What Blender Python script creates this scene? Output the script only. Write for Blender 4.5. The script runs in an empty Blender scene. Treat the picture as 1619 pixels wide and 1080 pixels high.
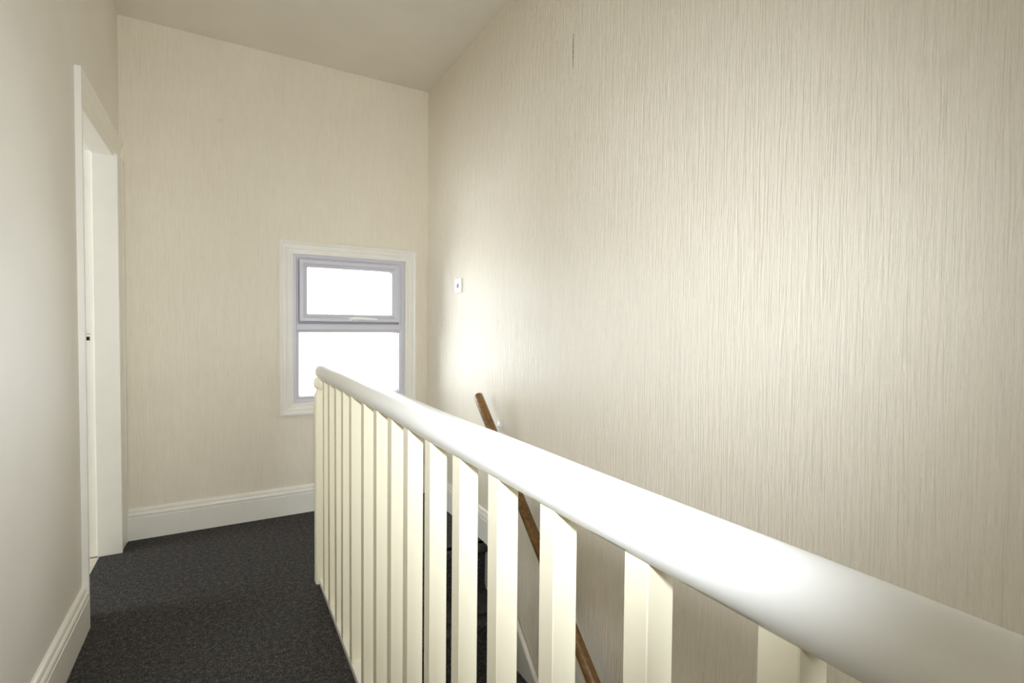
import bpy, bmesh, math, random
from mathutils import Vector, Matrix

random.seed(4)
scene = bpy.context.scene
COL = scene.collection

# ------------------------------------------------------------------ camera
YAW, PITCH, ROLL, FPX = math.radians(29.797), math.radians(-1.635), math.radians(0.492), 795.77
CAM_Z = 1.15
fw = Vector((math.sin(YAW) * math.cos(PITCH), math.cos(YAW) * math.cos(PITCH), math.sin(PITCH)))
rt = Vector((math.cos(YAW), -math.sin(YAW), 0))
up = rt.cross(fw)
rt2 = rt * math.cos(ROLL) + up * math.sin(ROLL)
up2 = up * math.cos(ROLL) - rt * math.sin(ROLL)
cam_data = bpy.data.cameras.new('camera')
cam_data.sensor_fit = 'HORIZONTAL'
cam_data.sensor_width = 36.0
cam_data.lens = FPX / 1619.0 * 36.0
cam_data.clip_start = 0.01
cam = bpy.data.objects.new('camera', cam_data)
COL.objects.link(cam)
m = Matrix.Identity(4)
for i in range(3):
    m[i][0], m[i][1], m[i][2] = rt2[i], up2[i], -fw[i]
m[2][3] = CAM_Z
cam.matrix_world = m
scene.camera = cam

# ------------------------------------------------------------------ sky (bright overcast daylight)
SKY = 6.7
world = bpy.data.worlds.new('overcast_sky')
world.use_nodes = True
bg = world.node_tree.nodes['Background']
bg.inputs[0].default_value = (0.89, 0.935, 1.0, 1)
bg.inputs[1].default_value = SKY
scene.world = world

# ------------------------------------------------------------------ the photographer's flash
FLASH = 42.0
fl = bpy.data.lights.new('camera_flash', 'SPOT')
fl.energy = FLASH
fl.color = (0.86, 0.92, 1.0)
fl.spot_size = math.radians(132)
fl.spot_blend = 1.0
fl.shadow_soft_size = 0.03
flo = bpy.data.objects.new('camera_flash', fl)
COL.objects.link(flo)
flo.location = Vector((0, 0, CAM_Z + 0.13))
flo.rotation_euler = (fw - rt * 0.22 + Vector((0, 0, 0.0))).to_track_quat('-Z', 'Y').to_euler()
flo.scale = (1.0, 0.70, 1.0)        # a flash throws a wide, low oblong

# ------------------------------------------------------------------ exposure
scene.view_settings.view_transform = 'Standard'
scene.view_settings.look = 'None'
scene.view_settings.gamma = 1.0
scene.view_settings.use_curve_mapping = False
scene.view_settings.exposure = 1.45
scene.cycles.max_bounces = 14
scene.cycles.diffuse_bounces = 10
scene.cycles.use_denoising = True
scene.cycles.caustics_reflective = False
scene.cycles.caustics_refractive = False

def portal(name, loc, normal, sx, sy):
    d = bpy.data.lights.new(name, 'AREA')
    d.shape = 'RECTANGLE'; d.size = sx; d.size_y = sy
    d.cycles.is_portal = True
    o = bpy.data.objects.new(name, d)
    COL.objects.link(o)
    o.location = loc
    o.rotation_euler = Vector(normal).to_track_quat('-Z', 'Z').to_euler()
    return o

# ------------------------------------------------------------------ dimensions (metres)
XL, XR = -0.466, 1.220          # left and right wall faces
YB, YF = 3.3056, -1.6           # end wall with the window, wall behind the camera
ZC = 2.742                      # ceiling
XBAL = 0.3624                   # landing face of the balusters
SKH = 0.167                     # skirting height
YST = 2.327                     # top nosing of the stairs
DY0, DY1, DH = 2.50, 3.145, 1.985   # doorway opening
RISE, GO, NST = 0.24, 0.25, 11
ZLOW = -RISE * NST

# ------------------------------------------------------------------ materials
def new_mat(name):
    mt = bpy.data.materials.new(name)
    mt.use_nodes = True
    nt = mt.node_tree
    return mt, nt, nt.nodes['Principled BSDF']

def N(nt, typ, **kw):
    n = nt.nodes.new(typ)
    for k, v in kw.items():
        setattr(n, k, v)
    return n

def math_node(nt, op, a, b=None):
    n = N(nt, 'ShaderNodeMath', operation=op)
    for i, v in enumerate((a, b)):
        if v is None: continue
        if isinstance(v, (int, float)): n.inputs[i].default_value = v
        else: nt.links.new(v, n.inputs[i])
    return n.outputs[0]

def mapped(nt, scale):
    tc = N(nt, 'ShaderNodeTexCoord')
    mp = N(nt, 'ShaderNodeMapping')
    mp.inputs['Scale'].default_value = scale
    nt.links.new(tc.outputs['Object'], mp.inputs['Vector'])
    return mp.outputs[0]

def noise(nt, vec, scale, detail=2.0, rough=0.5, dist=0.0):
    n = N(nt, 'ShaderNodeTexNoise')
    n.inputs['Scale'].default_value = scale
    n.inputs['Detail'].default_value = detail
    n.inputs['Roughness'].default_value = rough
    n.inputs['Distortion'].default_value = dist
    nt.links.new(vec, n.inputs['Vector'])
    return n.outputs['Fac']

def ramp(nt, fac, stops):
    r = N(nt, 'ShaderNodeValToRGB')
    e = r.color_ramp.elements
    e[0].position, e[0].color = stops[0][0], (*stops[0][1], 1)
    e[1].position, e[1].color = stops[-1][0], (*stops[-1][1], 1)
    for p, c in stops[1:-1]:
        x = e.new(p); x.color = (*c, 1)
    nt.links.new(fac, r.inputs[0])
    return r.outputs[0]

def bump(nt, bsdf, height, strength, dist):
    b = N(nt, 'ShaderNodeBump')
    b.inputs['Strength'].default_value = strength
    b.inputs['Distance'].default_value = dist
    nt.links.new(height, b.inputs['Height'])
    nt.links.new(b.outputs[0], bsdf.inputs['Normal'])

WALL_A, WALL_B = (0.83, 0.762, 0.635), (0.795, 0.722, 0.59)

def wallpaper(name, axis, strength=0.75, spots=()):
    """heavily ribbed, painted wallpaper: wavering vertical cords"""
    mt, nt, b = new_mat(name)
    sc = [0, 0, 0]
    sc[axis] = 1; sc[2] = 1
    def vec(s, z):
        v = [s, s, s]; v[1 - axis] = 0.0; v[2] = z
        return mapped(nt, v)
    cord = noise(nt, vec(100, 3.8), 1.0, 3.0, 0.55, 0.3)          # long wavering cords
    cord = math_node(nt, 'SUBTRACT', cord, 0.5)
    cord = math_node(nt, 'ABSOLUTE', cord)
    cord = math_node(nt, 'MULTIPLY', cord, -5.0)
    cord = math_node(nt, 'ADD', cord, 1.0)
    cord = math_node(nt, 'MAXIMUM', cord, 0.0)
    cord = math_node(nt, 'POWER', cord, 1.6)
    fine = noise(nt, vec(330, 34), 1.0, 2.0, 0.6)
    grit = noise(nt, vec(300, 200), 1.0, 2.0)
    h = math_node(nt, 'ADD', math_node(nt, 'MULTIPLY', cord, 1.0), math_node(nt, 'MULTIPLY', fine, 0.45))
    h = math_node(nt, 'ADD', h, math_node(nt, 'MULTIPLY', grit, 0.28))
    bump(nt, b, h, strength, 0.003)
    big = noise(nt, mapped(nt, (1, 1, 1)), 3.0, 3.0)
    col = ramp(nt, big, [(0.25, WALL_B), (0.75, WALL_A)])
    cm = N(nt, 'ShaderNodeMix', data_type='RGBA')                # highlights on the raised cords, painted into the colour
    nt.links.new(math_node(nt, 'MULTIPLY', cord, 0.4), cm.inputs[0])
    nt.links.new(col, cm.inputs[6])
    cm.inputs[7].default_value = (0.90, 0.835, 0.71, 1)
    col = cm.outputs[2]
    tc = N(nt, 'ShaderNodeTexCoord')
    for (px, py, pz, rad, amt) in spots:                     # faint old stains on the paper
        d = N(nt, 'ShaderNodeVectorMath', operation='DISTANCE')
        nt.links.new(tc.outputs['Object'], d.inputs[0])
        d.inputs[1].default_value = (px, py, pz)
        mr = N(nt, 'ShaderNodeMapRange', interpolation_type='SMOOTHSTEP')
        mr.inputs[1].default_value = rad * 0.2; mr.inputs[2].default_value = rad
        mr.inputs[3].default_value = amt; mr.inputs[4].default_value = 0.0
        nt.links.new(d.outputs['Value'], mr.inputs[0])
        mx = N(nt, 'ShaderNodeMix', data_type='RGBA')
        nt.links.new(mr.outputs[0], mx.inputs[0])
        nt.links.new(col, mx.inputs[6])
        mx.inputs[7].default_value = (0.30, 0.28, 0.26, 1)
        col = mx.outputs[2]
    nt.links.new(col, b.inputs['Base Color'])
    b.inputs['Roughness'].default_value = 0.42
    b.inputs['Specular IOR Level'].default_value = 0.35
    return mt

def plain(name, col, rough=0.5, spec=0.4, var=0.04, nscale=6.0, bs=0.0, bscale=60.0, bdist=0.001, stretch=(1, 1, 1)):
    mt, nt, b = new_mat(name)
    n = noise(nt, mapped(nt, stretch), nscale, 3.0)
    lo = tuple(max(0, c * (1 - var)) for c in col); hi = tuple(min(1, c * (1 + var)) for c in col)
    nt.links.new(ramp(nt, n, [(0.3, lo), (0.7, hi)]), b.inputs['Base Color'])
    b.inputs['Roughness'].default_value = rough
    b.inputs['Specular IOR Level'].default_value = spec
    if bs:
        bump(nt, b, noise(nt, mapped(nt, stretch), bscale, 3.0), bs, bdist)
    return mt

M = {}
M['paper_right'] = wallpaper('ribbed_wallpaper_along_stairs', 1, 0.68,
    [(XR, 0.437, 1.669, 0.035, 0.10), (XR, 0.63, 1.629, 0.03, 0.06), (XR, 1.05, 1.376, 0.04, 0.03)])
M['paper_end'] = wallpaper('ribbed_wallpaper_end', 0, 0.5, [(-0.01, YB, 2.30, 0.02, 0.12)])
M['paper_left'] = plain('smooth_painted_paper', (0.785, 0.75, 0.68), 0.55, 0.3, 0.03, 2.5, 0.25, 140, 0.001)
M['ceiling'] = plain('ceiling_emulsion', (0.745, 0.70, 0.61), 0.8, 0.2, 0.03, 3.0, 0.2, 90, 0.001)
M['gloss'] = plain('cream_gloss_paint', (0.84, 0.815, 0.745), 0.32, 0.5, 0.02, 9.0, 0.12, 35, 0.001)
M['baluster'] = plain('cream_baluster_paint', (0.86, 0.80, 0.61), 0.35, 0.5, 0.02, 9.0, 0.12, 30, 0.001, (1, 1, 0.15))
M['rail'] = plain('white_rail_paint', (0.88, 0.872, 0.83), 0.34, 0.5, 0.015, 6.0, 0.18, 26, 0.001, (1, 0.3, 1))
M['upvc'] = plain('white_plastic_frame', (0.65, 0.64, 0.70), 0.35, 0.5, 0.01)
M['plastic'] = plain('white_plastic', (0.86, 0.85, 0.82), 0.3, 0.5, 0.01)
M['grey_plastic'] = plain('grey_plastic', (0.25, 0.25, 0.26), 0.4, 0.5, 0.02)
M['metal'] = plain('dull_steel', (0.35, 0.33, 0.30), 0.35, 0.5, 0.05)
M['metal'].node_tree.nodes['Principled BSDF'].inputs['Metallic'].default_value = 0.9
M['dark'] = plain('dark_hole', (0.02, 0.02, 0.02), 0.8, 0.1, 0.05)
M['pale_floor'] = plain('pale_floor_covering', (0.62, 0.57, 0.48), 0.7, 0.2, 0.08, 20)
M['dark_seam'] = plain('grubby_paper_edge', (0.16, 0.13, 0.09), 0.8, 0.1, 0.2, 40)
M['putty'] = plain('bare_filler_edge', (0.55, 0.45, 0.30), 0.7, 0.2, 0.25, 40)

def carpet_mat():
    mt, nt, b = new_mat('charcoal_carpet')
    v = mapped(nt, (1, 1, 1))
    n1 = noise(nt, v, 170, 3.0, 0.75)
    n2 = noise(nt, v, 55, 2.0, 0.6)
    f = math_node(nt, 'ADD', math_node(nt, 'MULTIPLY', n1, 0.75), math_node(nt, 'MULTIPLY', n2, 0.25))
    nt.links.new(ramp(nt, f, [(0.36, (0.020, 0.019, 0.020)), (0.52, (0.075, 0.070, 0.068)), (0.68, (0.24, 0.222, 0.205))]), b.inputs['Base Color'])
    b.inputs['Roughness'].default_value = 0.95
    b.inputs['Specular IOR Level'].default_value = 0.1
    bump(nt, b, math_node(nt, 'ADD', n1, math_node(nt, 'MULTIPLY', noise(nt, v, 420, 1.0), 0.6)), 1.0, 0.006)
    return mt
M['carpet'] = carpet_mat()

def wood_mat():
    mt, nt, b = new_mat('varnished_pine')
    w = noise(nt, mapped(nt, (90, 4, 90)), 1.0, 3.0, 0.6)
    k = noise(nt, mapped(nt, (6, 6, 6)), 1.0, 2.0)
    f = math_node(nt, 'ADD', math_node(nt, 'MULTIPLY', w, 0.6), math_node(nt, 'MULTIPLY', k, 0.4))
    nt.links.new(ramp(nt, f, [(0.32, (0.085, 0.042, 0.011)), (0.5, (0.185, 0.095, 0.026)), (0.7, (0.29, 0.165, 0.055))]), b.inputs['Base Color'])
    b.inputs['Roughness'].default_value = 0.35
    return mt
M['pine'] = wood_mat()

def glass_mat():
    mt, nt, b = new_mat('window_glass')
    nt.nodes.remove(b)
    tr = N(nt, 'ShaderNodeBsdfTransparent'); gl = N(nt, 'ShaderNodeBsdfGlossy')
    tr.inputs[0].default_value = (0.96, 0.98, 0.98, 1)
    gl.inputs['Roughness'].default_value = 0.02
    fr = N(nt, 'ShaderNodeFresnel'); fr.inputs[0].default_value = 1.45
    mx = N(nt, 'ShaderNodeMixShader')
    nt.links.new(fr.outputs[0], mx.inputs[0]); nt.links.new(tr.outputs[0], mx.inputs[1]); nt.links.new(gl.outputs[0], mx.inputs[2])
    nt.links.new(mx.outputs[0], nt.nodes['Material Output'].inputs[0])
    return mt
M['glass'] = glass_mat()

# ------------------------------------------------------------------ mesh helpers
def box(bm, x0, x1, y0, y1, z0, z1):
    vs = [bm.verts.new((x, y, z)) for z in (z0, z1) for y in (y0, y1) for x in (x0, x1)]
    for f in ((0, 2, 3, 1), (4, 5, 7, 6), (0, 1, 5, 4), (2, 6, 7, 3), (0, 4, 6, 2), (1, 3, 7, 5)):
        bm.faces.new([vs[i] for i in f])

def bevel(bm, w, seg=2):
    bmesh.ops.recalc_face_normals(bm, faces=bm.faces)
    bmesh.ops.bevel(bm, geom=list(bm.edges), offset=w, segments=seg, affect='EDGES', profile=0.5, clamp_overlap=True)

def bbox(x0, x1, y0, y1, z0, z1, w=0.002, seg=2):
    bm = bmesh.new(); box(bm, x0, x1, y0, y1, z0, z1)
    if w: bevel(bm, w, seg)
    return bm

def loft(bm, rings, cap=True):
    R = [[bm.verts.new(p) for p in r] for r in rings]
    n = len(R[0])
    for a, b in zip(R, R[1:]):
        for i in range(n):
            bm.faces.new((a[i], a[(i + 1) % n], b[(i + 1) % n], b[i]))
    if cap:
        bm.faces.new(R[0][::-1]); bm.faces.new(R[-1])

def tube(bm, pts, radii, seg=20):
    rings = []
    pts = [Vector(p) for p in pts]
    for i, p in enumerate(pts):
        d = (pts[min(i + 1, len(pts) - 1)] - pts[max(i - 1, 0)]).normalized()
        q = d.to_track_quat('Z', 'X')
        rings.append([p + q @ Vector((math.cos(t) * radii[i], math.sin(t) * radii[i], 0)) for t in [2 * math.pi * k / seg for k in range(seg)]])
    loft(bm, rings)

def finish(name, bm, mat, parent=None, loc=None, smooth=False):
    bmesh.ops.recalc_face_normals(bm, faces=bm.faces)
    off = Vector(loc) if loc is not None else Vector((0, 0, 0))
    base = parent['_w'] if parent is not None and '_w' in parent else (0, 0, 0)
    base = Vector(base)
    if loc is not None:
        bmesh.ops.translate(bm, verts=bm.verts, vec=-off)
    me = bpy.data.meshes.new(name)
    bm.to_mesh(me); bm.free()
    me.materials.append(M[mat])
    if smooth:
        for p in me.polygons: p.use_smooth = True
        try: me.set_sharp_from_angle(angle=math.radians(40))
        except Exception: pass
    o = bpy.data.objects.new(name, me)
    COL.objects.link(o)
    if parent is not None:
        o.parent = parent
        o.location = off - base
        o['_w'] = list(off)
    else:
        o.location = off
        o['_w'] = list(off)
    return o

def tag(o, label, cat, kind=None, group=None):
    o['label'] = label; o['category'] = cat
    if kind: o['kind'] = kind
    if group: o['group'] = group
    return o

def empty(name, loc, label, cat, kind=None, group=None):
    o = bpy.data.objects.new(name, None)
    o.empty_display_size = 0.1
    COL.objects.link(o)
    o.location = loc
    o['_w'] = list(loc)
    return tag(o, label, cat, kind, group)

def prism(bm, prof, a, b, u, v, sa=0.0, sb=0.0):
    """sweep prof [(s,t)] from a to b; s along unit u, t along v; sa/sb: mitre shift along the run per unit s"""
    a, b, u, v = Vector(a), Vector(b), Vector(u), Vector(v)
    d = (b - a).normalized()
    loft(bm, [[a + u * s + v * t + d * (sa * s) for s, t in prof], [b + u * s + v * t + d * (sb * s) for s, t in prof]])

# ------------------------------------------------------------------ room shell
T = 0.12
SOLID = 'structure'
# landing floor, carpeted (L-shaped, with the doorway threshold)
bm = bmesh.new()
box(bm, XL, 0.418, YF, YB, -0.22, 0.0)
box(bm, 0.418, XR, YST + 0.045, YB, -0.22, 0.0)
box(bm, XL - 0.075, XL, DY0 - 0.03, DY1 + 0.03, -0.22, 0.0)
floor = tag(finish('floor', bm, 'carpet'), 'dark charcoal speckled carpet covering the landing floor', 'floor', SOLID)

bm = bmesh.new(); box(bm, XL - T, XR + T, YF - T, YB + 0.26, ZC, ZC + 0.1)
tag(finish('ceiling', bm, 'ceiling'), 'plain cream emulsioned flat ceiling above the landing', 'ceiling', SOLID)

# right wall, full height down the stairwell
bm = bmesh.new(); box(bm, XR, XR + T, YF - T, YB + 0.26, ZLOW - 0.1, ZC)
wr = tag(finish('wall_right', bm, 'paper_right'), 'tall cream ribbed wallpapered wall running beside the stairs', 'wall', SOLID)
# an open paper seam near the ceiling
bm = bmesh.new()
zs = [2.19 + 0.135 * k / 12 for k in range(13)]
pts = [(XR - 0.0004, 1.658 + 0.0012 * math.sin(k * 1.7) * (k / 12), z) for k, z in enumerate(zs)]
tube(bm, pts, [0.0006 + 0.0009 * math.sin(math.pi * k / 12) for k in range(13)], 6)
finish('paper_seam', bm, 'dark_seam', wr)

# end wall with window opening
WX0, WX1, WZ0, WZ1 = 0.362, 1.060, 0.676, 1.586
bm = bmesh.new()
for (a, b2, c, d) in ((XL - T, WX0, 0 - 0.22, ZC), (WX1, XR, -0.22, ZC), (WX0, WX1, -0.22, WZ0), (WX0, WX1, WZ1, ZC)):
    box(bm, a, b2, YB, YB + 0.26, c, d)
wend = tag(finish('wall_back', bm, 'paper_end'), 'cream ribbed wallpapered end wall around the small window', 'wall', SOLID)

# left wall with doorway at its far end
bm = bmesh.new()
box(bm, XL - T, XL, YF, DY0 - 0.03, -0.2, ZC)
box(bm, XL - T, XL, DY1 + 0.03, YB, -0.2, ZC)
box(bm, XL - T, XL, DY0 - 0.03, DY1 + 0.03, DH + 0.03, ZC)
tag(finish('wall_left', bm, 'paper_left'), 'smooth pale painted wall left of the landing', 'wall', SOLID)

Q0, Q1, QZ0, QZ1 = 0.44, 1.08, 0.90, 1.62
bm = bmesh.new()
for (a, b2, c, d) in ((XL - T, Q0, ZLOW - 0.1, ZC), (Q1, XR, ZLOW - 0.1, ZC), (Q0, Q1, ZLOW - 0.1, QZ0), (Q0, Q1, QZ1, ZC)):
    box(bm, a, b2, YF - T, YF, c, d)
tag(finish('wall_front', bm, 'paper_left'), 'plain painted wall closing the landing opposite the window', 'wall', SOLID)

w3 = empty('window_fill_near', ((Q0 + Q1) / 2, YF - 0.06, QZ0), 'wide white framed window added unseen behind the viewpoint for fill light', 'window', SOLID)  # invented window, added to brighten the landing from behind
fy0, fy1 = YF - 0.09, YF - 0.03
for nm, bmx in (('frame_side', bbox(Q0, Q0 + 0.05, fy0, fy1, QZ0, QZ1)), ('frame_side', bbox(Q1 - 0.05, Q1, fy0, fy1, QZ0, QZ1)),
                ('frame_rail', bbox(Q0 + 0.05, Q1 - 0.05, fy0, fy1, QZ0, QZ0 + 0.05)), ('frame_rail', bbox(Q0 + 0.05, Q1 - 0.05, fy0, fy1, QZ1 - 0.05, QZ1)),
                ('mullion', bbox(0.765, 0.795, fy0, fy1, QZ0 + 0.05, QZ1 - 0.05))):
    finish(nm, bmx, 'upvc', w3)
for a, b2 in ((Q0 + 0.05, 0.765), (0.795, Q1 - 0.05)):
    finish('pane', bbox(a, b2, YF - 0.063, YF - 0.057, QZ0 + 0.05, QZ1 - 0.05, 0), 'glass', w3)
portal('near_end_fill_daylight', ((Q0 + Q1) / 2, YF - 0.115, (QZ0 + QZ1) / 2), (0, 1, 0), Q1 - Q0, QZ1 - QZ0)

# side of the stairwell below the landing edge, and the foot of the stairwell
bm = bmesh.new()
box(bm, 0.375, 0.418, YF, YST + 0.045, ZLOW, -0.22)
tag(finish('wall_stairwell', bm, 'paper_left'), 'plain wall under the landing edge beside the stairs', 'wall', SOLID)
bm = bmesh.new(); box(bm, 0.418, XR, YST + 0.08, YST + 0.12, ZLOW, -0.22)
tag(finish('wall_under_landing', bm, 'paper_left'), 'plain wall closing the space behind the top stair', 'wall', SOLID)
bm = bmesh.new(); box(bm, 0.375, XR, YF, YST + 0.12, ZLOW - 0.1, ZLOW)
tag(finish('floor_lower', bm, 'carpet'), 'dark carpeted hall floor at the foot of the stairs', 'floor', SOLID)

# ------------------------------------------------------------------ side room seen through the doorway
RX, RY0, RY1 = -3.0, 1.7, 4.3
bm = bmesh.new()
box(bm, RX, XL - 0.075, DY0 - 0.03, DY1 + 0.03, -0.14, -0.006)
box(bm, RX, XL - T, RY0, DY0 - 0.03, -0.14, -0.006)
box(bm, RX, XL - T, DY1 + 0.03, RY1, -0.14, -0.006)
tag(finish('floor_side_room', bm, 'pale_floor'), 'pale floor of the room beyond the doorway', 'floor', SOLID)
bm = bmesh.new()
box(bm, RX, XL - T, RY0 - 0.1, RY0, -0.14, 2.6)
box(bm, RX, XL - T, RY1, RY1 + 0.1, -0.14, 2.6)
V0, V1, VZ0, VZ1 = 2.3, 3.7, 0.85, 2.15
box(bm, RX - 0.2, RX, RY0 - 0.1, V0, -0.14, 2.6)
box(bm, RX - 0.2, RX, V1, RY1 + 0.1, -0.14, 2.6)
box(bm, RX - 0.2, RX, V0, V1, -0.14, VZ0)
box(bm, RX - 0.2, RX, V0, V1, VZ1, 2.6)
box(bm, XL - T - 0.001, XL - T, YB, RY1, -0.14, 2.6)
tag(finish('wall_side_room', bm, 'paper_left'), 'pale painted walls of the room beyond the doorway', 'wall', SOLID)
bm = bmesh.new(); box(bm, RX - 0.2, XL - T, RY0 - 0.1, RY1 + 0.1, 2.6, 2.7)
tag(finish('ceiling_side_room', bm, 'ceiling'), 'flat ceiling of the room beyond the doorway', 'ceiling', SOLID)
w2 = empty('window_fill_side', (RX - 0.1, V0, VZ0), 'white framed window added unseen to light the room beyond the doorway', 'window', SOLID)  # added daylight source, out of view, lifts the overall brightness
for nm, bmx in (('frame_side', bbox(RX - 0.13, RX - 0.07, V0, V0 + 0.06, VZ0, VZ1)), ('frame_side', bbox(RX - 0.13, RX - 0.07, V1 - 0.06, V1, VZ0, VZ1)),
                ('frame_rail', bbox(RX - 0.13, RX - 0.07, V0 + 0.06, V1 - 0.06, VZ0, VZ0 + 0.06)), ('frame_rail', bbox(RX - 0.13, RX - 0.07, V0 + 0.06, V1 - 0.06, VZ1 - 0.06, VZ1)),
                ('mullion', bbox(RX - 0.13, RX - 0.07, 2.97, 3.03, VZ0 + 0.06, VZ1 - 0.06))):
    finish(nm, bmx, 'upvc', w2)
for a, b2 in ((V0 + 0.06, 2.97), (3.03, V1 - 0.06)):
    finish('pane', bbox(RX - 0.104, RX - 0.098, a, b2, VZ0 + 0.06, VZ1 - 0.06, 0), 'glass', w2)
portal('side_room_fill_daylight', (RX - 0.19, (V0 + V1) / 2, (VZ0 + VZ1) / 2), (1, 0, 0), V1 - V0, VZ1 - VZ0)

# ------------------------------------------------------------------ skirting boards
def skirt_prof(h=SKH, t=0.02):
    """(height, thickness) section of a moulded Victorian skirting"""
    return [(0, 0), (0, t), (h * 0.70, t), (h * 0.715, t * 0.72), (h * 0.735, t * 0.72), (h * 0.75, t * 0.95), (h * 0.80, t * 1.0), (h * 0.835, t * 0.88),
            (h * 0.85, t * 0.55), (h * 0.875, t * 0.5), (h * 0.89, t * 0.66), (h * 0.93, t * 0.64), (h * 0.965, t * 0.5), (h * 0.99, t * 0.25), (h, 0)]
def skirting(name, a, b2, out, label):
    bm = bmesh.new(); prism(bm, skirt_prof(), a, b2, (0, 0, 1), out)
    return tag(finish(name, bm, 'gloss'), label, 'skirting board', SOLID)
skirting('baseboard_left', (XL, YF, 0), (XL, 2.404, 0), (1, 0, 0), 'white moulded skirting board along the smooth left wall')
skirting('baseboard_back', (XL + 0.02, YB, 0), (XR, YB, 0), (0, -1, 0), 'white moulded skirting board under the window')
skr = skirting('baseboard_right', (XR, YST, 0), (XR, YB - 0.02, 0), (-1, 0, 0), 'short white skirting board ending where the stairs begin')
finish('rough_cut_end', bbox(XR - 0.017, XR - 0.002, YST - 0.002, YST + 0.0005, 0.004, SKH * 0.85, 0), 'putty', skr)

# ------------------------------------------------------------------ doorway
d1 = empty('door_1', (XL, (DY0 + DY1) / 2, 0), 'open doorway with cream painted lining and moulded architrave', 'doorway', SOLID)
JX0, JX1 = XL - T - 0.015, XL + 0.002
stop = XL - 0.082
finish('lining_side', bbox(JX0, JX1 + 0.004, DY1, DY1 + 0.03, 0, DH + 0.03, 0.0015), 'gloss', d1)
lin2 = finish('lining_side', bbox(JX0, JX1, DY0 - 0.03, DY0, 0, DH + 0.03, 0.0015), 'gloss', d1)
finish('lining_head', bbox(JX0, JX1, DY0, DY1, DH, DH + 0.03, 0.0015), 'gloss', d1)
finish('door_stop', bbox(stop, JX1 + 0.016, DY1 - 0.014, DY1, 0.0, DH, 0.002), 'gloss', d1)
finish('door_stop', bbox(stop, JX1, DY0, DY0 + 0.014, 0.0, DH, 0.002), 'gloss', d1)
finish('door_stop', bbox(stop, JX1, DY0 + 0.014, DY1 - 0.014, DH - 0.014, DH, 0.002), 'gloss', d1)
kp = finish('latch_keep', bbox(XL - 0.118, XL - 0.096, DY1 - 0.0015, DY1 + 0.001, 1.055, 1.098, 0.0005), 'gloss', d1)
finish('latch_hole', bbox(XL - 0.113, XL - 0.100, DY1 - 0.0022, DY1 - 0.0012, 1.068, 1.086, 0), 'dark', kp)
finish('keep_edge', bbox(XL - 0.117, XL - 0.098, DY1 - 0.0022, DY1 - 0.001, 1.0985, 1.1005, 0), 'dark', kp)
AW = 0.098
arch = [(0, 0), (0, 0.0195), (0.006, 0.0205), (0.016, 0.019), (0.020, 0.014), (0.032, 0.013), (0.040, 0.011), (0.048, 0.008), (0.074, 0.006), (0.084, 0.005), (AW, 0.002), (AW, 0)]
AY = 2.404
bm = bmesh.new()   # near upright, mitred at the head
prism(bm, arch, (XL, AY, 0), (XL, AY, DH + 0.105), (0, 1, 0), (1, 0, 0), 0, -1)
finish('architrave', bm, 'gloss', d1)
bm = bmesh.new()   # head, dying into the end wall
prism(bm, arch, (XL, AY, DH + 0.105), (XL, YB, DH + 0.105), (0, 0, -1), (1, 0, 0), 1, 0)
finish('architrave', bm, 'gloss', d1)
bm = bmesh.new()   # far upright squeezed against the end wall
prism(bm, [(0, 0), (0, 0.02), (0.03, 0.02), (0.04, 0.016), (0.125, 0.014), (0.125, 0)], (XL, YB - 0.002, 0), (XL, YB - 0.002, DH + 0.008), (0, -1, 0), (1, 0, 0))
finish('architrave', bm, 'gloss', d1)

# ------------------------------------------------------------------ window
w1 = empty('window_1', ((WX0 + WX1) / 2, YB, WZ0), 'small white framed window with top hung vent on the end wall', 'window', SOLID)
CX0, CX1, CZ0, CZ1 = 0.288, 1.134, 0.601, 1.657
cw = 0.0745
cas = [(0, 0), (0, 0.018), (0.010, 0.021), (0.017, 0.019), (0.020, 0.013), (0.034, 0.0125), (0.037, 0.016), (0.044, 0.015), (0.047, 0.010), (0.062, 0.0095), (0.065, 0.013), (cw, 0.012), (cw, 0)]
for a, b2, u in (((CX0, YB, CZ1), (CX1, YB, CZ1), (0, 0, -1)), ((CX1, YB, CZ1), (CX1, YB, CZ0), (-1, 0, 0)),
                 ((CX1, YB, CZ0), (CX0, YB, CZ0), (0, 0, 1)), ((CX0, YB, CZ0), (CX0, YB, CZ1), (1, 0, 0))):
    bm = bmesh.new(); prism(bm, cas, a, b2, u, (0, -1, 0), 1, -1)
    finish('casing', bm, 'gloss', w1)

def ring(bm, x0, x1, z0, z1, wx, prof):
    """mitred rectangular frame; prof in (inward, towards room) from plane y"""
    y = wx
    for a, b2, u in (((x0, y, z1), (x1, y, z1), (0, 0, -1)), ((x1, y, z1), (x1, y, z0), (-1, 0, 0)), ((x1, y, z0), (x0, y, z0), (0, 0, 1)), ((x0, y, z0), (x0, y, z1), (1, 0, 0))):
        prism(bm, prof, a, b2, u, (0, -1, 0), 1, -1)
FY = YB + 0.075
FRONT = 0.065
bm = bmesh.new()
ring(bm, WX0, WX1, WZ0, WZ1, FY, [(0, 0), (0, FRONT), (0.020, FRONT), (0.026, FRONT - 0.006), (0.036, FRONT - 0.010), (0.038, FRONT - 0.028), (0.038, 0)])
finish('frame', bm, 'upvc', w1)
# transom
ZT0, ZT1 = 1.104, 1.166
bm = bmesh.new()
prism(bm, [(0, 0), (0, FRONT - 0.028), (0.004, FRONT - 0.010), (0.014, FRONT - 0.004), (0.020, FRONT), (0.050, FRONT), (0.058, FRONT - 0.006), (0.062, FRONT - 0.02), (0.062, 0)],
      (WX0 + 0.024, FY, ZT0), (WX1 - 0.024, FY, ZT0), (0, 0, 1), (0, -1, 0))
finish('transom', bm, 'upvc', w1)
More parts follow.
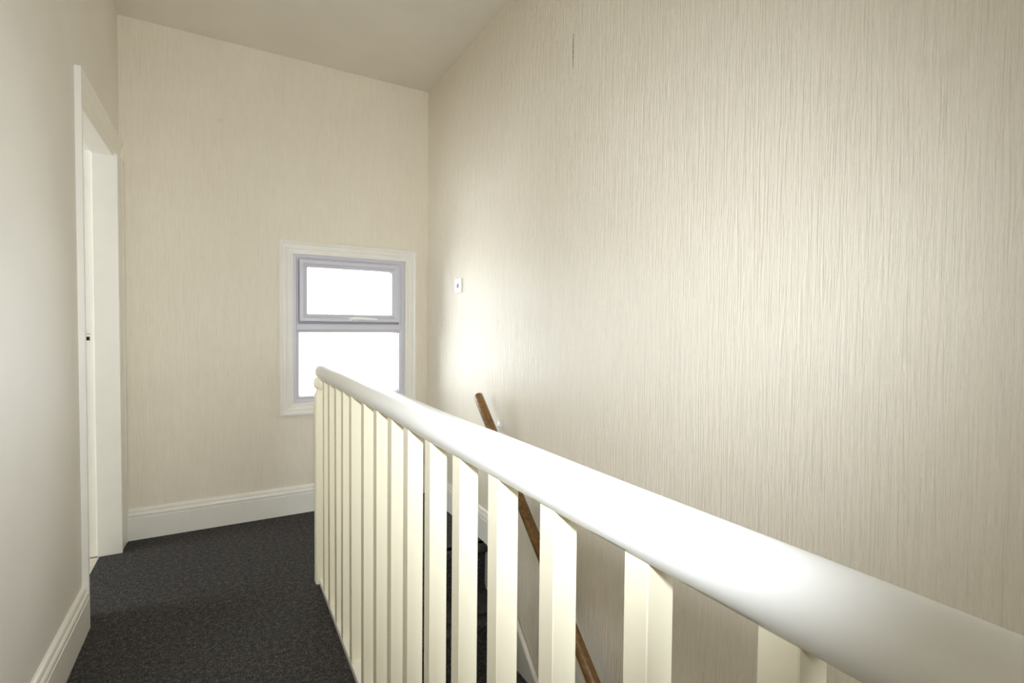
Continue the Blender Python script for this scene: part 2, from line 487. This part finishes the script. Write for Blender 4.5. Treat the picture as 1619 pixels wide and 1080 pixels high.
# top hung sash, standing proud of the frame
SX0, SX1, SZ0, SZ1 = 0.400, 1.022, 1.174, 1.554
bm = bmesh.new()
ring(bm, SX0, SX1, SZ0, SZ1, FY, [(0, 0.01), (0, FRONT + 0.008), (0.004, FRONT + 0.012), (0.022, FRONT + 0.012), (0.030, FRONT + 0.004), (0.046, FRONT - 0.006), (0.048, FRONT - 0.03), (0.048, 0.01)])
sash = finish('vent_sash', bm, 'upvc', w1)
bm = bmesh.new()
ring(bm, SX0 - 0.012, SX1 + 0.012, SZ0 - 0.012, SZ1 + 0.012, FY, [(0, 0), (0, 0.0095), (0.03, 0.0095), (0.03, 0)])
finish('frame_rebate', bm, 'upvc', w1)
finish('pane', bbox(SX0 + 0.04, SX1 - 0.04, FY - 0.034, FY - 0.028, SZ0 + 0.04, SZ1 - 0.04, 0), 'glass', sash)
finish('pane', bbox(WX0 + 0.03, WX1 - 0.03, FY - 0.034, FY - 0.028, WZ0 + 0.03, ZT0 + 0.006, 0), 'glass', w1)
# dark gaskets round the glass
for par, (a, b2, c, d) in ((sash, (SX0 + 0.046, SX1 - 0.046, SZ0 + 0.046, SZ1 - 0.046)), (w1, (WX0 + 0.036, WX1 - 0.036, WZ0 + 0.036, ZT0 + 0.002))):
    bm = bmesh.new(); ring(bm, a, b2, c, d, FY - 0.028, [(0, 0), (0, 0.009), (0.004, 0.009), (0.004, 0)])
    finish('gasket', bm, 'grey_plastic', par)
# cockspur handle
hy = FY - FRONT - 0.012
bm = bbox(0.690, 0.742, hy - 0.012, hy, 1.179, 1.201, 0.003)
hb = finish('handle_base', bm, 'plastic', sash)
bm = bmesh.new()
tube(bm, [(0.712, hy - 0.010, 1.192), (0.712, hy - 0.030, 1.193), (0.735, hy - 0.036, 1.193), (0.80, hy - 0.038, 1.191), (0.862, hy - 0.036, 1.189)], [0.009, 0.009, 0.0085, 0.0075, 0.007], 12)
lev = finish('handle_lever', bm, 'plastic', sash, smooth=True)
bm = bbox(WX0 - 0.04, WX1 + 0.04, YB + 0.255, YB + 0.33, WZ0 - 0.05, WZ0 - 0.005, 0.004)
finish('outer_sill', bm, 'upvc', w1)
portal('landing_daylight', ((WX0 + WX1) / 2, YB + 0.255, (WZ0 + WZ1) / 2), (0, -1, 0), WX1 - WX0, WZ1 - WZ0)

# ------------------------------------------------------------------ balustrade
RAILX, RAILZ, RAILR = 0.384, 0.943, 0.0339
bal = empty('balustrade', (RAILX, 1.2, 0), 'white painted balustrade with square balusters and thick rounded handrail', 'balustrade')
# handrail: thick rounded mopstick with flattened underside and eased far end
bm = bmesh.new()
def rail_ring(y, s=1.0, dz=0.0):
    pts = []
    for k in range(40):
        t = 2 * math.pi * k / 40
        x, z = math.cos(t) * RAILR, math.sin(t) * RAILR
        z = max(z, -RAILR * 0.9)
        pts.append((RAILX + x * s, y, RAILZ + z * s + dz))
    return pts
rings = []
yend = 2.402
y = YF
while y < yend - 0.03:
    rings.append(rail_ring(y, 1.0, 0.0012 * math.sin(y * 5.1) + 0.0008 * math.sin(y * 11.0)))
    y += 0.08
for q in (0.025, 0.016, 0.009, 0.004, 0.001):
    rings.append(rail_ring(yend - q, math.sqrt(max(0.05, 1 - (1 - q / 0.03) ** 2)) ** 0.6))
loft(bm, rings)
rail = finish('handrail', bm, 'rail', bal, smooth=True)
# base plate along the landing edge
finish('base_rail', bbox(0.3612, 0.4175, YF, 2.372, 0.0, 0.022, 0.0015), 'gloss', bal)
finish('edge_fascia', bbox(0.4185, 0.430, YF, 2.35, -0.24, -0.0005, 0.003), 'gloss', bal)
# balusters
BH = RAILZ - 0.022 - 0.018
bm = bbox(0, 0.037, -0.034, 0, 0, BH, 0.0012, 1)
bmesh.ops.recalc_face_normals(bm, faces=bm.faces)
bme = bpy.data.meshes.new('baluster'); bm.to_mesh(bme); bm.free(); bme.materials.append(M['baluster'])
YS = [0.242, 0.393, 0.555, 0.706, 0.853, 0.997, 1.144, 1.275, 1.411, 1.558, 1.722, 1.864, 1.981, 2.121, 2.246]
YS = [0.242 - 0.146 * k for k in range(12, 0, -1)] + YS
for yy in YS:
    o = bpy.data.objects.new('baluster', bme)
    COL.objects.link(o)
    o.parent = bal
    o.location = Vector((XBAL, yy, 0.022)) - Vector(bal['_w'])
    o.rotation_euler = (0, random.uniform(-0.002, 0.002), random.uniform(-0.02, 0.02))
# end post with a bead and cove under the rail
NX, NY = 0.374, 2.362
bm = bmesh.new()
def sq(h, z, r=0.35):
    """rounded square ring"""
    pts = []
    for k in range(32):
        t = 2 * math.pi * (k + 0.5) / 32
        c, s = math.cos(t), math.sin(t)
        e = 0.30 if r < 0.5 else 1.0
        pts.append((NX + h * math.copysign(abs(c) ** e, c), NY + h * math.copysign(abs(s) ** e, s), z))
    return pts
H = 0.0265
prof = [(H, 0.0), (H, 0.832), (H * 0.97, 0.843), (H * 0.82, 0.853), (H * 0.66, 0.861), (H * 0.62, 0.870)]
loft(bm, [sq(h, z) for h, z in prof])
npost = finish('end_post', bm, 'baluster', bal, smooth=True)
bm = bmesh.new()
bead = [(0.62, 0.864), (0.88, 0.868), (1.10, 0.877), (1.20, 0.890), (1.17, 0.903), (1.0, 0.914), (0.8, 0.920)]
loft(bm, [sq(H * k, z, 0.8) for k, z in bead])
finish('bead', bm, 'baluster', npost, smooth=True)

# ------------------------------------------------------------------ staircase
st = empty('staircase', (0.81, YST, ZLOW), 'steep dark carpeted staircase descending beside the ribbed wall', 'staircase')
SW0, SW1 = 0.443, XR - 0.022
step_me = None
for k in range(NST):
    z = -RISE * k            # nosing level of this step
    yn = YST - GO * k
    if step_me is None:
        bm = bmesh.new()
        r = 0.020
        prof = [(0.075, 0.0)]
        for q in range(9):                    # rounded, carpet-wrapped nosing
            t = math.pi / 2 + math.pi * q / 8
            prof.append((r + math.cos(t) * r, -r + math.sin(t) * r))
        prof += [(0.028, -2 * r - 0.006), (0.034, -0.07), (0.036, -RISE + 0.03), (0.030, -RISE + 0.012), (0.018, -RISE), (0.075, -RISE)]
        a = [(SW0 - 0.81, p[0], p[1]) for p in prof]; b2 = [(SW1 - 0.81, p[0], p[1]) for p in prof]
        loft(bm, [a, b2])
        bmesh.ops.recalc_face_normals(bm, faces=bm.faces)
        step_me = bpy.data.meshes.new('riser'); bm.to_mesh(step_me); bm.free(); step_me.materials.append(M['carpet'])
        for p in step_me.polygons: p.use_smooth = len(p.vertices) == 4
        bm = bbox(SW0 - 0.81, SW1 - 0.81, 0.075 - GO + 0.0, 0.05, -0.03, 0.0, 0)
        bmesh.ops.recalc_face_normals(bm, faces=bm.faces)
        tread_me = bpy.data.meshes.new('tread'); bm.to_mesh(tread_me); bm.free(); tread_me.materials.append(M['carpet'])
    o = bpy.data.objects.new('riser', step_me); COL.objects.link(o); o.parent = st
    o.location = (0, yn - YST, z - ZLOW)
    if 0 < k:
        o = bpy.data.objects.new('tread', tread_me); COL.objects.link(o); o.parent = st
        o.location = (0, yn - YST + GO, z - ZLOW)
# wall string: board following the pitch, with a moulded top edge
slope = RISE / GO
yb = YST - GO * NST
def string(x0, x1, top, name):
    bm = bmesh.new()
    tz = lambda yy: -(YST - yy) * slope
    ya = YST - 0.001
    P = [(ya + 0.06 if name == 'x' else ya, -0.30), (ya, tz(ya) + top), (yb, tz(yb) + top), (yb, ZLOW + 0.0), (yb + 0.25, ZLOW)]
    loft(bm, [[(x0, p[0], p[1]) for p in P], [(x1, p[0], p[1]) for p in P]])
    return bm
finish('wall_string', string(SW1, XR - 0.001, 0.012, 's'), 'gloss', st)
finish('wall_string_top', bbox(SW1, XR - 0.001, YST, YST + 0.075, -0.30, -0.0005, 0), 'gloss', st)
bm = bmesh.new()
tube(bm, [(XR - 0.0145, YST - 0.004, 0.012), (XR - 0.0145, yb, -(YST - yb) * slope + 0.012)], [0.0125, 0.0125], 14)
finish('string_capping', bm, 'gloss', st, smooth=True)
finish('outer_string', string(0.4315, 0.443, 0.012, 's'), 'gloss', st)

# ------------------------------------------------------------------ stair handrail on the wall
HX = XR - 0.075
a = Vector((HX, 2.352, 0.795)); dirv = Vector((0, -1, -0.955)).normalized()
hr = empty('stair_handrail', tuple(a), 'brown varnished timber handrail sloping down the ribbed wall', 'handrail')
bm = bmesh.new()
L = 3.3
R = 0.024
rings, rr = [], []
pts = [a, a + dirv * 0.003, a + dirv * 0.008] + [a + dirv * (0.008 + (L - 0.016) * k / 20) for k in range(1, 21)] + [a + dirv * (L - 0.003), a + dirv * L]
rad = [R - 0.005, R - 0.0015, R] + [R] * 20 + [R - 0.0015, R - 0.005]
tube(bm, pts, rad, 24)
finish('rail', bm, 'pine', hr, loc=tuple(a), smooth=True)
for s in (0.14, 0.93, 2.0, 3.1):
    c = a + dirv * s
    bm = bmesh.new()
    tube(bm, [(XR - 0.001, c.y, c.z - 0.055), (XR - 0.03, c.y, c.z - 0.055), (XR - 0.062, c.y, c.z - 0.05), (HX, c.y, c.z - 0.038), (HX, c.y, c.z - 0.024)], [0.007] * 5, 12)
    br = finish('bracket', bm, 'plastic', hr, loc=(XR, c.y, c.z - 0.055), smooth=True)
    bm = bmesh.new()
    tube(bm, [(XR - 0.0005, c.y, c.z - 0.055), (XR - 0.004, c.y, c.z - 0.055), (XR - 0.006, c.y, c.z - 0.055)], [0.022, 0.022, 0.018], 20)
    finish('rose', bm, 'plastic', br, loc=(XR, c.y, c.z - 0.055), smooth=True)

# ------------------------------------------------------------------ light switch
sy, sz = 2.768, 1.394
sw = empty('light_switch', (XR, sy, sz), 'white square light switch on the ribbed wall near the window', 'light switch')
finish('plate', bbox(XR - 0.009, XR, sy - 0.043, sy + 0.043, sz - 0.043, sz + 0.043, 0.003, 3), 'plastic', sw)
bm = bbox(XR - 0.0125, XR - 0.008, sy - 0.0065, sy + 0.0065, sz - 0.013, sz + 0.013, 0.001)
for v in bm.verts:
    if v.co.z < sz and v.co.x < XR - 0.011: v.co.x -= 0.004
tg = finish('toggle', bm, 'grey_plastic', sw)
for s in (-1, 1):
    bm = bmesh.new()
    tube(bm, [(XR - 0.0085, sy + s * 0.03, sz), (XR - 0.0095, sy + s * 0.03, sz), (XR - 0.0098, sy + s * 0.03, sz)], [0.0035, 0.0035, 0.0025], 12)
    finish('screw', bm, 'metal', sw)

for o in bpy.data.objects:
    if '_w' in o: del o['_w']
